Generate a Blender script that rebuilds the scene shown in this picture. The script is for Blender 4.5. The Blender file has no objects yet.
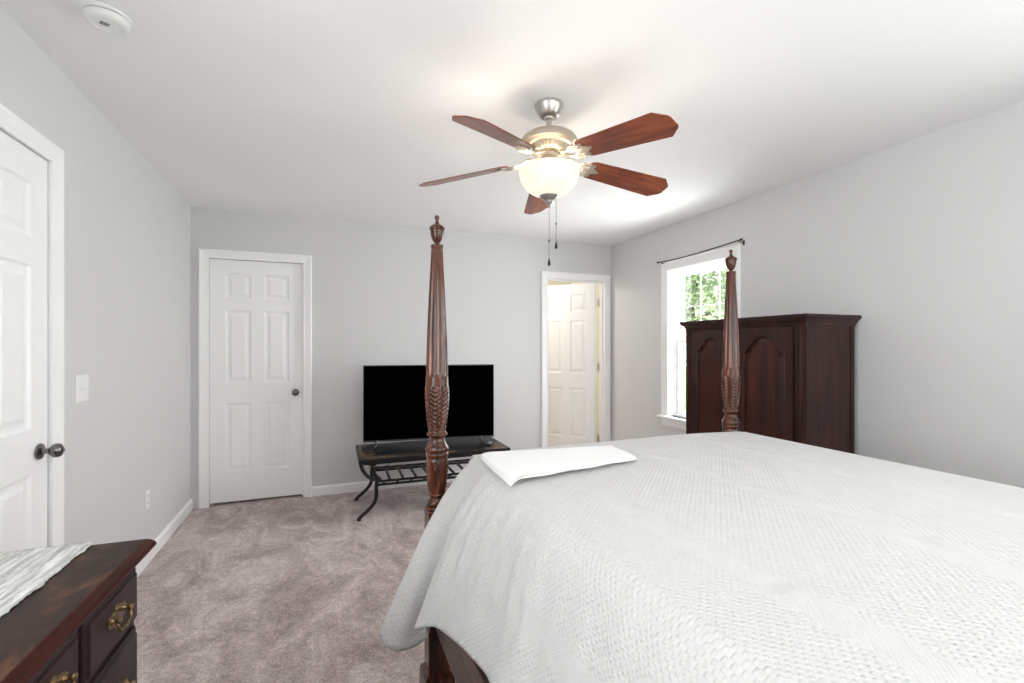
import bpy, math, random
from mathutils import Vector, Matrix
random.seed(7)
R = math.radians
S = bpy.context.scene
COL = S.collection

# ------------------------------------------------------------------ camera, world, lights, exposure
CX, CY, CZ = 1.013, 0.0, 1.294
cam_d = bpy.data.cameras.new('camera'); cam = bpy.data.objects.new('camera', cam_d); COL.objects.link(cam)
cam.location = (CX, CY, CZ); cam.rotation_euler = (R(90), 0, R(-21.7))
cam_d.sensor_width = 36; cam_d.lens = 472/1024*36; cam_d.shift_y = 5.2/1024; cam_d.clip_start = .05
S.camera = cam
S.view_settings.view_transform = 'Standard'; S.view_settings.look = 'None'
S.view_settings.gamma = 1; S.view_settings.use_curve_mapping = False
S.view_settings.exposure = 0.57
S.cycles.max_bounces = 12; S.cycles.diffuse_bounces = 8; S.cycles.use_denoising = True
S.cycles.sample_clamp_indirect = 6

wd = bpy.data.worlds.new('sky'); S.world = wd; wd.use_nodes = True
bg = wd.node_tree.nodes['Background']; bg.inputs[0].default_value = (1, .985, 1, 1); bg.inputs[1].default_value = 2.6

def area(name, loc, rot, sx, sy, power, col=(1, 1, 1), spread=180):
    l = bpy.data.lights.new(name, 'AREA'); l.shape = 'RECTANGLE'; l.size = sx; l.size_y = sy
    l.energy = power; l.color = col; l.spread = R(spread)
    o = bpy.data.objects.new(name, l); COL.objects.link(o); o.location = loc; o.rotation_euler = rot
    return o
# daylight standing just outside each window; the left one is added fill
area('daylight_right_window', (4.50, 3.22, 1.36), (0, R(82), 0), 1.5, .9, 66, (1, .975, .985))
area('daylight_side_window', (4.30, .05, 1.30), (0, R(100), 0), 1.4, 1.2, 24, (1, .975, .985))
area('daylight_head_window', (2.2, -.90, 1.55), (R(100), 0, 0), 1.9, 1.2, 22, (1, .975, .985))

area('added_left_fill', (-.30, .35, 1.50), (0, R(-98), 0), 1.3, 1.3, 32, (1, .975, .985))  # fill lamp added to even out the room, outside the added left window

# ------------------------------------------------------------------ room numbers
W, D, H, Y0, T = 4.036, 4.557, 2.44, -.62, .12
FZ = -.035          # height of the carpet

# ------------------------------------------------------------------ materials
def mat(name, col, rough=.6, metal=0, spec=.5, coat=0, trans=0, emis=None, estr=0, sheen=0):
    m = bpy.data.materials.new(name); m.use_nodes = True
    b = m.node_tree.nodes['Principled BSDF']
    b.inputs['Base Color'].default_value = (*col, 1); b.inputs['Roughness'].default_value = rough
    b.inputs['Metallic'].default_value = metal; b.inputs['Specular IOR Level'].default_value = spec
    b.inputs['Coat Weight'].default_value = coat; b.inputs['Coat Roughness'].default_value = .12
    b.inputs['Transmission Weight'].default_value = trans; b.inputs['Sheen Weight'].default_value = sheen
    if emis: b.inputs['Emission Color'].default_value = (*emis, 1); b.inputs['Emission Strength'].default_value = estr
    return m
class N:
    """tiny node-graph writer"""
    def __init__(s, m): s.t = m.node_tree; s.b = m.node_tree.nodes['Principled BSDF']
    def n(s, kind, **kw):
        x = s.t.nodes.new(kind)
        for k, v in kw.items(): setattr(x, k, v)
        return x
    def l(s, a, b): s.t.links.new(a, b)
    def coord(s, out='Object', scale=(1, 1, 1), rot=(0, 0, 0)):
        tc = s.n('ShaderNodeTexCoord'); mp = s.n('ShaderNodeMapping')
        mp.inputs['Scale'].default_value = scale; mp.inputs['Rotation'].default_value = rot
        s.l(tc.outputs[out], mp.inputs[0]); return mp.outputs[0]
    def noise(s, vec, scale, detail=4, rough=.5, dist=0):
        x = s.n('ShaderNodeTexNoise'); s.l(vec, x.inputs['Vector'])
        x.inputs['Scale'].default_value = scale; x.inputs['Detail'].default_value = detail
        x.inputs['Roughness'].default_value = rough; x.inputs['Distortion'].default_value = dist
        return x.outputs['Fac']
    def ramp(s, fac, stops):
        x = s.n('ShaderNodeValToRGB'); s.l(fac, x.inputs[0]); e = x.color_ramp.elements
        while len(e) < len(stops): e.new(.5)
        for i, (p, c) in enumerate(stops): e[i].position = p; e[i].color = (*c, 1)
        return x.outputs[0]
    def bump(s, h, dist=.01, strength=1, normal=None):
        x = s.n('ShaderNodeBump'); x.inputs['Distance'].default_value = dist; x.inputs['Strength'].default_value = strength
        s.l(h, x.inputs['Height'])
        if normal: s.l(normal, x.inputs['Normal'])
        return x.outputs[0]
    def math(s, op, a, b=None, c=None):
        x = s.n('ShaderNodeMath', operation=op)
        for i, v in enumerate((a, b, c)):
            if v is None: continue
            if isinstance(v, (int, float)): x.inputs[i].default_value = v
            else: s.l(v, x.inputs[i])
        return x.outputs[0]
def paint(name, col, rough=.55, tex=140, d=.0006):
    m = mat(name, col, rough, spec=.3); g = N(m); v = g.coord()
    g.l(g.bump(g.noise(v, tex, 3), d, .5), g.b.inputs['Normal'])
    g.l(g.ramp(g.noise(v, 1.3, 2), [(.3, tuple(c*.985 for c in col)), (.7, col)]), g.b.inputs['Base Color'])
    return m
def wood(name, dark, mid, light, grain=(1, 1, .06), scale=38, rough=.3, coat=.4, spec=.5):
    m = mat(name, mid, rough, coat=coat, spec=spec); g = N(m); v = g.coord(scale=grain)
    f = g.noise(v, scale, 6, .6, .8); f2 = g.noise(g.coord(), 3.0, 3)
    k = g.math('ADD', g.math('MULTIPLY', f, .7), g.math('MULTIPLY', f2, .3))
    g.l(g.ramp(k, [(.36, dark), (.5, mid), (.66, light)]), g.b.inputs['Base Color'])
    g.l(g.bump(f, .0004, .4), g.b.inputs['Normal'])
    return m
M = {}
M['wall'] = paint('wall_paint', (.665, .665, .665), .6)
M['ceil'] = paint('ceiling_paint', (.91, .91, .915), .8)
M['white'] = paint('white_trim_paint', (.92, .92, .92), .32, 60, .0003)
M['cream'] = paint('cream_wall_paint', (.78, .73, .63), .6)
M['plastic'] = mat('white_plastic', (.84, .84, .83), .35)
M['dark_slot'] = mat('dark_slot', (.03, .03, .03), .6)
M['nickel'] = mat('brushed_nickel', (.52, .50, .47), .34, 1)
M['nickel_dark'] = mat('aged_nickel', (.20, .185, .17), .22, 1)
M['nickel_warm'] = mat('satin_champagne_nickel', (.50, .44, .36), .38, .75)
M['brass'] = mat('antique_brass', (.27, .19, .10), .34, 1)
M['iron'] = mat('black_iron', (.010, .0095, .009), .45, .3)
M['rod'] = mat('bronze_rod', (.06, .045, .04), .4, .6)
M['black'] = mat('black_plastic', (.012, .012, .013), .35)
M['screen'] = mat('black_screen', (.0005, .0005, .0005), .5, spec=.0)
M['bezel'] = mat('grey_bezel', (.10, .11, .12), .3, .6)
M['silver'] = mat('silver_plastic', (.35, .38, .42), .25, .8)
M['post'] = wood('carved_mahogany', (.013, .0035, .002), (.062, .016, .006), (.17, .048, .018), (1, 1, .08), 40, .24, .15, .4)
M['rail'] = wood('brown_bed_wood', (.045, .026, .022), (.085, .052, .044), (.12, .078, .066), (1, .06, 1), 40, .4, .1, .3)
M['armoire'] = wood('dark_cherry_armoire', (.012, .004, .003), (.030, .009, .006), (.056, .017, .010), (1, 1, .06), 30, .33, .06, .3)
M['armoire_panel'] = wood('dark_cherry_panel', (.015, .004, .003), (.038, .010, .006), (.085, .021, .010), (1, 1, .05), 22, .33, .06, .3)
M['dresser'] = wood('dark_dresser_front', (.016, .007, .008), (.028, .013, .014), (.040, .019, .019), (1, .08, 1), 30, .42, .04, .25)
M['dresser_edge'] = wood('red_mahogany_edge', (.018, .003, .002), (.040, .006, .003), (.065, .011, .006), (1, .08, 1), 30, .32, .0, .15)
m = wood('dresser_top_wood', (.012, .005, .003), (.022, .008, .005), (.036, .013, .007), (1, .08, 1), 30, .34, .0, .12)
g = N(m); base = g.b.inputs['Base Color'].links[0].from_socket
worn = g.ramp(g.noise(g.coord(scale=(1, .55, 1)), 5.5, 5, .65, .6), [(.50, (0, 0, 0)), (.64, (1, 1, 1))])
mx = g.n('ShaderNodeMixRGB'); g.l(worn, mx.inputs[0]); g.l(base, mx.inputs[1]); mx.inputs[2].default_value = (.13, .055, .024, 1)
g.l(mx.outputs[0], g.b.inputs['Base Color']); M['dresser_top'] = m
M['blade'] = wood('cherry_fan_blade', (.10, .016, .005), (.21, .038, .010), (.36, .085, .022), (.10, 1, 1), 26, .34, .25)
M['blade_edge'] = mat('dark_blade_edge', (.05, .02, .012), .4)

# carpet
m = mat('plush_carpet', (.3, .25, .24), .95, spec=.1, sheen=.25); g = N(m); v = g.coord()
big = g.noise(g.coord(scale=(1, .55, 1), rot=(0, 0, .5)), 3.3, 5, .60, 1.8)  # pile sheen after vacuuming, put into the colour as lighter and darker patches
fine = g.noise(v, 135, 3, .75); mid_ = g.noise(v, 42, 4, .7)
k = g.math('ADD', g.math('MULTIPLY', big, .38), g.math('ADD', g.math('MULTIPLY', fine, .38), g.math('MULTIPLY', mid_, .24)))
g.l(g.ramp(k, [(.39, (.28, .205, .185)), (.50, (.56, .455, .43)), (.59, (.84, .73, .70))]), g.b.inputs['Base Color'])
hh = g.math('ADD', g.math('MULTIPLY', fine, 1.0), g.math('MULTIPLY', mid_, .9))
g.l(g.bump(hh, .012, .75, g.bump(big, .03, .5)), g.b.inputs['Normal'])
M['carpet'] = m

# coverlet: raised dots on a diagonal lattice, smooth bands, small tufts (UV in metres)
def matelasse(name, col):
    m = mat(name, col, .85, spec=.15, sheen=.2); g = N(m)
    uv = g.coord('UV'); sp = g.n('ShaderNodeSeparateXYZ'); g.l(uv, sp.inputs[0]); u, w = sp.outputs[0], sp.outputs[1]
    wob = g.noise(uv, 6, 2); u2 = g.math('ADD', u, g.math('MULTIPLY', wob, .010)); w2 = g.math('ADD', w, g.math('MULTIPLY', wob, .008))
    P = 2*math.pi/.0170
    a = g.math('SINE', g.math('MULTIPLY', u2, P)); b = g.math('SINE', g.math('MULTIPLY', w2, P))
    dots = g.math('POWER', g.math('MAXIMUM', g.math('MULTIPLY', a, b), 0.0001), .6)
    a3 = g.math('SINE', g.math('MULTIPLY', u2, P*2.0)); b3 = g.math('SINE', g.math('MULTIPLY', w2, P*2.0))
    finep = g.math('MULTIPLY', g.math('MULTIPLY', a3, b3), .22)
    # band every .42 m
    fr = g.math('ABSOLUTE', g.math('SUBTRACT', g.math('FRACT', g.math('DIVIDE', g.math('ADD', u, .02), .42)), .5))
    band = g.math('SMOOTH_MIN', g.math('MULTIPLY', g.math('MAXIMUM', g.math('SUBTRACT', fr, .06), 0), 20), 1.0, .1)
    h = g.math('ADD', g.math('MULTIPLY', dots, band), g.math('MULTIPLY', finep, g.math('SUBTRACT', 1.0, band)))
    # tufts
    fu = g.math('SUBTRACT', g.math('FRACT', g.math('DIVIDE', g.math('ADD', u, .02), .42)), .0)
    du = g.math('MULTIPLY', g.math('SUBTRACT', g.math('PINGPONG', g.math('ADD', u, .02), .21), .21), 1.0)
    dw = g.math('SUBTRACT', g.math('PINGPONG', w, .20), .20)
    r = g.math('SQRT', g.math('ADD', g.math('MULTIPLY', du, du), g.math('MULTIPLY', dw, dw)))
    pit = g.math('MULTIPLY', g.math('MAXIMUM', g.math('SUBTRACT', 1.0, g.math('MULTIPLY', r, 26)), 0), -1.0)
    soft = g.noise(uv, 9, 3, .55, .6)
    n1 = g.bump(soft, .03, .3); n2 = g.bump(pit, .010, .7, n1); n3 = g.bump(h, .0025, .7, n2)
    g.l(n3, g.b.inputs['Normal'])
    return m
M['coverlet'] = matelasse('white_matelasse', (.575, .568, .560))
m = mat('white_sheet_cloth', (.84, .84, .82), .85, spec=.15, sheen=.2); g = N(m)
g.l(g.bump(g.noise(g.coord(), 7, 3, .5, .5), .03, .3, g.bump(g.noise(g.coord(scale=(1, 1, 1)), 400, 2), .0006, .5)), g.b.inputs['Normal']); M['sheet'] = m
m = mat('runner_linen', (.6, .6, .58), .85, spec=.15); g = N(m); v = g.coord(scale=(.9, .07, 1), rot=(0, 0, .12))
f = g.noise(v, 85, 4, .7, .5); g.l(g.ramp(f, [(.36, (.36, .36, .34)), (.5, (.66, .66, .63)), (.62, (.84, .84, .82))]), g.b.inputs['Base Color'])
g.l(g.bump(f, .004, .7), g.b.inputs['Normal']); M['runner'] = m
# slate tiles
m = mat('slate_tiles', (.05, .05, .05), .34, spec=.10); g = N(m); v = g.coord()
br = g.n('ShaderNodeTexBrick'); g.l(v, br.inputs['Vector']); br.offset = .37; br.squash = 1.0
br.inputs['Scale'].default_value = 1; br.inputs['Brick Width'].default_value = .235; br.inputs['Row Height'].default_value = .20
br.inputs['Mortar Size'].default_value = .004; br.inputs['Color1'].default_value = (.0, .0, .0, 1); br.inputs['Color2'].default_value = (1, 1, 1, 1)
br.inputs['Mortar'].default_value = (.3, .3, .3, 1); br.inputs['Bias'].default_value = 0
n_ = g.noise(v, 14, 5, .65)
kk = g.math('ADD', g.math('MULTIPLY', br.outputs['Color'], .75), g.math('MULTIPLY', n_, .3))
g.l(g.ramp(kk, [(.12, (.008, .010, .014)), (.45, (.017, .019, .021)), (.62, (.026, .023, .020)), (.72, (.10, .068, .045)), (1, (.16, .105, .065))]), g.b.inputs['Base Color'])
g.l(g.bump(g.math('SUBTRACT', n_, g.math('MULTIPLY', br.outputs['Fac'], 1.5)), .004, .7), g.b.inputs['Normal']); M['slate'] = m
# glass
m = bpy.data.materials.new('window_glass'); m.use_nodes = True; t = m.node_tree; t.nodes.clear()
o_ = t.nodes.new('ShaderNodeOutputMaterial'); mx = t.nodes.new('ShaderNodeMixShader'); tr = t.nodes.new('ShaderNodeBsdfTransparent'); gl = t.nodes.new('ShaderNodeBsdfGlossy')
gl.inputs['Roughness'].default_value = .02; mx.inputs[0].default_value = .06; tr.inputs[0].default_value = (.96, .98, .98, 1)
t.links.new(tr.outputs[0], mx.inputs[1]); t.links.new(gl.outputs[0], mx.inputs[2]); t.links.new(mx.outputs[0], o_.inputs[0]); M['glass'] = m
M['muntin'] = mat('grey_window_grid', (.50, .52, .54), .5)
# alabaster bowl (lit lamp shade)
m = mat('lit_alabaster_glass', (.42, .38, .32), .3, emis=(1, .84, .62), estr=.56); g = N(m)
g.l(g.ramp(g.noise(g.coord(), 5, 3, .5, 1.5), [(.3, (1, .84, .64)), (.7, (1, .92, .80))]), g.b.inputs['Emission Color']); M['bowl'] = m
M['leaf'] = mat('leaf_green', (.34, .46, .22), .6); M['leaf2'] = mat('pale_leaf_green', (.46, .56, .34), .6)
for k in ('leaf', 'leaf2'):
    g = N(M[k]); c = M[k].node_tree.nodes['Principled BSDF'].inputs['Base Color'].default_value[:3]
    g.l(g.ramp(g.noise(g.coord(), 2.5, 3), [(.35, tuple(x*.6 for x in c)), (.65, tuple(min(1, x*1.5) for x in c))]), g.b.inputs['Base Color'])
M['bark'] = mat('bark', (.10, .075, .055), .9)
M['grass'] = paint('lawn_grass', (.22, .33, .10), .9, 30, .02)
M['siding'] = paint('brick_veneer', (.5, .48, .45), .8)

# ------------------------------------------------------------------ geometry helpers
def catmull(pts, n):
    P = [Vector(p) for p in pts]; out = []; m = len(P)-1
    for i in range(n+1):
        t = i/n*m; k = min(int(t), m-1); f = t-k
        p0 = P[k-1] if k > 0 else 2*P[0]-P[1]; p1 = P[k]; p2 = P[k+1]; p3 = P[k+2] if k+2 <= m else 2*P[m]-P[m-1]
        out.append(.5*((2*p1)+(p2-p0)*f+(2*p0-5*p1+4*p2-p3)*f*f+(3*p1-p0-3*p2+p3)*f**3))
    return out
class MB:
    def __init__(s): s.v = []; s.f = []
    def add(s, vs, fs):
        b = len(s.v); s.v += [tuple(v) for v in vs]; s.f += [tuple(b+i for i in f) for f in fs]; return s
    def box(s, x0, x1, y0, y1, z0, z1):
        return s.add([(x, y, z) for x in (x0, x1) for y in (y0, y1) for z in (z0, z1)],
                     [(0, 1, 3, 2), (4, 6, 7, 5), (0, 4, 5, 1), (2, 3, 7, 6), (0, 2, 6, 4), (1, 5, 7, 3)])
    def lathe(s, prof, seg=32, c=(0, 0, 0), axis='z', mod=None, cap=True):
        """prof: list of (radius, height)"""
        b = []; 
        for (r, z) in prof:
            for i in range(seg):
                a = 2*math.pi*i/seg; rr = r+(mod(a, z, r) if mod else 0)
                p = (rr*math.cos(a), rr*math.sin(a), z)
                if axis == 'x': p = (p[2], p[0], p[1])
                elif axis == 'y': p = (p[1], p[2], p[0])
                b.append((p[0]+c[0], p[1]+c[1], p[2]+c[2]))
        f = []; n = len(prof)
        for k in range(n-1):
            for i in range(seg):
                j = (i+1) % seg; f.append((k*seg+i, k*seg+j, (k+1)*seg+j, (k+1)*seg+i))
        if cap: f.append(tuple(range(seg-1, -1, -1))); f.append(tuple((n-1)*seg+i for i in range(seg)))
        return s.add(b, f)
    def tube(s, pts, r, seg=10, sq=None, closed=False):
        P = [Vector(p) for p in pts]; n = len(P); rs = r if isinstance(r, (list, tuple)) else [r]*n
        t0 = (P[1]-P[0]).normalized(); up = Vector((0, 0, 1)) if abs(t0.z) < .9 else Vector((1, 0, 0))
        u = t0.cross(up).normalized(); vs = []; prev = t0
        for i, p in enumerate(P):
            t = ((P[min(i+1, n-1)]-P[max(i-1, 0)])).normalized()
            q = prev.rotation_difference(t); u = (q @ u).normalized(); w = t.cross(u); prev = t
            for k in range(seg):
                a = 2*math.pi*k/seg + (math.pi/4 if sq else 0); vs.append(p+(u*math.cos(a)+w*math.sin(a)*(sq or 1))*rs[i])
        f = [(i*seg+k, i*seg+(k+1) % seg, (i+1)*seg+(k+1) % seg, (i+1)*seg+k) for i in range(n-1) for k in range(seg)]
        f += [tuple(range(seg-1, -1, -1)), tuple((n-1)*seg+k for k in range(seg))]
        return s.add(vs, f)
    def prism(s, poly, z0, z1, fn=None):
        """poly in xy extruded in z; fn maps points"""
        n = len(poly); vs = [(x, y, z0) for x, y in poly]+[(x, y, z1) for x, y in poly]
        if fn: vs = [fn(*v) for v in vs]
        return s.add(vs, [tuple(range(n-1, -1, -1)), tuple(range(n, 2*n))]+[(i, (i+1) % n, n+(i+1) % n, n+i) for i in range(n)])
    def grid(s, rows, flip=False):
        n = len(rows[0]); vs = [p for r in rows for p in r]
        f = [(i*n+j, i*n+j+1, (i+1)*n+j+1, (i+1)*n+j) for i in range(len(rows)-1) for j in range(n-1)]
        if flip: f = [t[::-1] for t in f]
        return s.add(vs, f)
    def xform(s, mtx):
        s.v = [tuple(mtx @ Vector(v)) for v in s.v]; return s
    def build(s, name, m, parent=None, loc=None, smooth=False, bevel=0, rot=None, fix=True, seg=2):
        me = bpy.data.meshes.new(name); me.from_pydata(s.v, [], s.f); me.validate()
        if fix:
            import bmesh
            b = bmesh.new(); b.from_mesh(me); bmesh.ops.recalc_face_normals(b, faces=b.faces); b.to_mesh(me); b.free()
        o = bpy.data.objects.new(name, me); COL.objects.link(o); me.materials.append(M[m] if isinstance(m, str) else m)
        if smooth:
            for p in me.polygons: p.use_smooth = True
            if smooth != 'all':
                md = None
                me.set_sharp_from_angle(angle=R(40))
        if bevel:
            md = o.modifiers.new('bevel', 'BEVEL'); md.width = bevel; md.segments = seg; md.limit_method = 'ANGLE'; md.angle_limit = R(35)
        if parent: o.parent = parent
        if loc: o.location = loc
        if rot: o.rotation_euler = rot
        return o
def empty(name, loc, rz=0):
    o = bpy.data.objects.new(name, None); COL.objects.link(o); o.location = loc; o.rotation_euler = (0, 0, rz); o.empty_display_size = .1
    return o
def tag(o, label=None, cat=None, group=None, kind=None):
    if label: o['label'] = label
    if cat: o['category'] = cat
    if group: o['group'] = group
    if kind: o['kind'] = kind
    return o
def struct(o): o['kind'] = 'structure'; return o

# ------------------------------------------------------------------ room shell
def wall(name, axis, pos, thick, a0, a1, holes, m='wall', z0=FZ, z1=H):
    """axis 'x': plane at x=pos running in y;  'y': plane at y=pos running in x. holes: (a, b, z0, z1)"""
    A = sorted({a0, a1, *[h[0] for h in holes], *[h[1] for h in holes]}); Z = sorted({z0, z1, *[h[2] for h in holes], *[h[3] for h in holes]})
    mb = MB()
    for i in range(len(A)-1):
        run = None
        for k in range(len(Z)-1):
            ca, cz = (A[i]+A[i+1])/2, (Z[k]+Z[k+1])/2
            if any(h[0] < ca < h[1] and h[2] < cz < h[3] for h in holes): continue
            p0, p1 = min(pos, pos+thick), max(pos, pos+thick)
            if axis == 'x': mb.box(p0, p1, A[i], A[i+1], Z[k], Z[k+1])
            else: mb.box(A[i], A[i+1], p0, p1, Z[k], Z[k+1])
    return struct(mb.build(name, m))
DL = (1.66, 2.422, 2.035)            # door in the left wall: y0, y1, height
DB = (.122, .846, 2.035)            # closed door in the back wall: x0, x1
DR = (3.226, 3.952, 2.035)          # open door in the back wall
WR = (2.840, 3.604, .640, 2.018)    # visible window, right wall
WS = (-.45, .65, .80, 2.05)         # side window near the bed head
WH = (1.3, 3.1, 1.0, 2.05)           # window over the headboard
struct(MB().box(-T-.1, W+T, Y0-T, D+T+.1, FZ-.1, FZ).build('floor', 'carpet'))
struct(MB().box(-T, W+T+.6, Y0-T, 6.75, H, H+.1).build('ceiling', 'ceil'))
WL = (-.25, .95, .95, 2.05)        # unseen window above the dresser, added for even fill light
wall('wall_left', 'x', 0, -T, Y0, D+T, [(DL[0], DL[1], FZ, DL[2]), WL])
wall('wall_right', 'x', W, T+.06, Y0, D+T, [WR, WS])
wall('wall_back', 'y', D, T, 0, W, [(DB[0], DB[1], FZ, DB[2]), (DR[0], DR[1], FZ, DR[2])])
wall('wall_front', 'y', Y0, -T, -T, W+T+.06, [WH])
# adjoining bathroom seen through the open door
struct(MB().box(2.4, 4.75, D+T+.1, 6.7, FZ-.1, FZ).build('floor_bathroom', 'carpet'))
wall('wall_bathroom_back', 'y', 6.6, T, 2.4, 4.75, [], 'cream')
wall('wall_bathroom_right', 'x', 4.65, T, D+T, 6.6, [], 'cream')
wall('wall_bathroom_left', 'x', 2.5, -T, D+T, 6.6, [], 'cream')
bl = bpy.data.lights.new('bathroom_lamp', 'POINT'); bl.energy = 17; bl.color = (1, .98, .94); bl.shadow_soft_size = .12
blo = bpy.data.objects.new('bathroom_lamp', bl); COL.objects.link(blo); blo.location = (2.75, 5.45, 2.2)

# baseboards (profile: thickness out of the wall, height)
BP = [(0, 0), (.014, 0), (.014, .068), (.010, .078), (.006, .084), (0, .088)]
def baseboard(name, p0, p1, nrm):
    mb = MB(); vs = []
    for p in (p0, p1):
        for (t, z) in BP: vs.append((p[0]+nrm[0]*t, p[1]+nrm[1]*t, z+FZ))
    n = len(BP); mb.add(vs, [tuple(range(n)), tuple(range(2*n-1, n-1, -1))]+[(i, (i+1) % n, n+(i+1) % n, n+i) for i in range(n)])
    return struct(mb.build(name, 'white'))
baseboard('baseboard_left', (0, DL[1]+.066, 0), (0, D, 0), (1, 0))
baseboard('baseboard_left_near', (0, Y0, 0), (0, DL[0]-.066, 0), (1, 0))
baseboard('baseboard_back', (DB[1]+.066, D, 0), (DR[0]-.066, D, 0), (0, -1))
baseboard('baseboard_right', (W, Y0, 0), (W, D, 0), (-1, 0))

# casing profile: (offset outward from opening, protrusion)
CP = [(-.006, 0), (-.006, .011), (.004, .013), (.010, .012), (.018, .014), (.040, .018), (.050, .021), (.060, .021), (.066, .016), (.066, 0)]
def casing(w, h, closed_bottom=False, cp=CP, z0=0):
    """around opening x 0..w, z z0..h; wall face at y=0, protrudes to -y"""
    mb = MB(); rows = []
    for (o, p) in cp:
        q = [(-o, -p, z0), (-o, -p, h+o), (w+o, -p, h+o), (w+o, -p, z0)]
        rows.append(q)
    mb.grid(rows); n = len(cp)
    mb.add([r[0] for r in rows], [tuple(range(n))]); mb.add([r[3] for r in rows], [tuple(range(n))])
    return mb
def door_leaf(w, h, th=.035, zb=.012):
    """leaf x 0..w, y 0..th, both faces with six raised panels"""
    sx = .112; mid = .10; pw = (w-2*sx-mid)/2
    X = [0, sx, sx+pw, sx+pw+mid, w-sx, w]; Z = [zb, .235, .815, .985, 1.600, 1.700, h-.118, h]
    mb = MB(); pan = [(1, 1), (3, 1), (1, 3), (3, 3), (1, 5), (3, 5)]
    for side in (0, 1):
        y0 = 0 if side == 0 else th; sg = 1 if side == 0 else -1
        for i in range(5):
            for k in range(7):
                a, b, c, d = X[i], X[i+1], Z[k], Z[k+1]
                if (i, k) in pan:
                    rings = []
                    for (ins, dep) in ((0, 0), (.004, .004), (.010, .0075), (.022, .0085), (.030, .0075), (.046, .0020), (.049, .0015)):
                        rings.append([(a+ins, y0+sg*dep, c+ins), (b-ins, y0+sg*dep, c+ins), (b-ins, y0+sg*dep, d-ins), (a+ins, y0+sg*dep, d-ins)])
                    mb.grid([r+[r[0]] for r in rings]); mb.add(rings[-1], [(0, 1, 2, 3)])
                else: mb.add([(a, y0, c), (b, y0, c), (b, y0, d), (a, y0, d)], [(0, 1, 2, 3)])
    mb.add([(0, 0, zb), (0, th, zb), (w, 0, zb), (w, th, zb), (0, 0, h), (0, th, h), (w, 0, h), (w, th, h)],
           [(0, 1, 5, 4), (2, 6, 7, 3), (0, 2, 3, 1), (4, 5, 7, 6)])
    return mb
def knob_prof(): return [(.0, 0), (.030, 0), (.031, .003), (.029, .008), (.022, .011), (.012, .014), (.010, .022), (.012, .032), (.020, .038), (.026, .046), (.0275, .055), (.025, .064), (.018, .070), (.008, .0725), (.004, .0726), (.004, .078), (0, .078)]
def door(name, loc, rz, w, h, leaf_y, knob_x, swing=0, swing_y=.105, hinges=None, depth=T, bottom_gap=.012):
    root = struct(empty(name, loc, rz))
    casing(w, h, z0=FZ).build('door_casing', 'white', root)
    jb = MB(); jb.box(-.006, .004, 0, depth, FZ, h); jb.box(w-.004, w+.006, 0, depth, FZ, h); jb.box(-.006, w+.006, 0, depth, h-.004, h+.006)
    if not swing:
        s0 = leaf_y+.040
        jb.box(.0, .022, s0, s0+.03, FZ, h); jb.box(w-.022, w, s0, s0+.03, FZ, h); jb.box(0, w, s0, s0+.03, h-.022, h)
    else:
        jb.box(.0, .022, .03, .062, FZ, h-.01); jb.box(w-.022, w, .03, .062, FZ, h-.01); jb.box(0, w, .03, .062, h-.022, h)
    jb.build('door_jamb', 'white', root)
    lw = w-.014; lf = door_leaf(lw, h-.008, zb=FZ+bottom_gap)
    if swing:
        # hinge at the right jamb, far face of the wall
        lf.xform(Matrix.Translation((-lw, -.035, 0)))
        lo = lf.build('door_leaf', 'white', root, (w-.034, swing_y+.012, 0), rot=(0, 0, -swing))
        kb = MB().lathe(knob_prof(), 24, axis='y'); kb.v = [(a, -b, c) for a, b, c in kb.v]
        kb.build('door_knob', 'nickel', lo, (-lw+.065, -.035, .93), smooth=True)
        for hz in (.24, 1.06, 1.80):
            hb = MB(); hb.lathe([(.0055, -.045), (.0055, .045)], 10); hb.box(-.002, .0, -.034, 0, -.045, .045); hb.box(0, .003, -.030, 0, -.045, .045)
            hb.build('hinge', 'nickel', root, (w-.022, swing_y+.002, hz), smooth=True)
    else:
        lo = lf.build('door_leaf', 'white', root, (.007, leaf_y, 0))
        kb = MB().lathe(knob_prof(), 24, axis='y'); kb.v = [(a, -b, c) for a, b, c in kb.v]
        kb.build('door_knob', 'nickel_dark', lo, (knob_x, 0, .892), smooth=True)
    return root
door('door_1', (DB[0], D, 0), 0, DB[1]-DB[0], DB[2], .022, DB[1]-DB[0]-.014-.060, bottom_gap=.022)
door('door_2', (DR[0], D, 0), 0, DR[1]-DR[0], DR[2], 0, 0, swing=R(51), swing_y=T-.005)
door('door_3', (0, DL[0], 0), R(90), DL[1]-DL[0], DL[2], .004, DL[1]-DL[0]-.014-.062)
struct(MB().box(-.2, -.125, 1.4, 2.8, FZ, H).build('light_block_hall', 'wall'))  # unseen slab added close behind the left door to keep outside light out
struct(MB().box(0, 1.1, D+T+.002, D+T+.1, FZ, H).build('light_block_closet', 'wall'))  # unseen slab set against the closed back doorway, stops light leaking under the leaf

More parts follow.
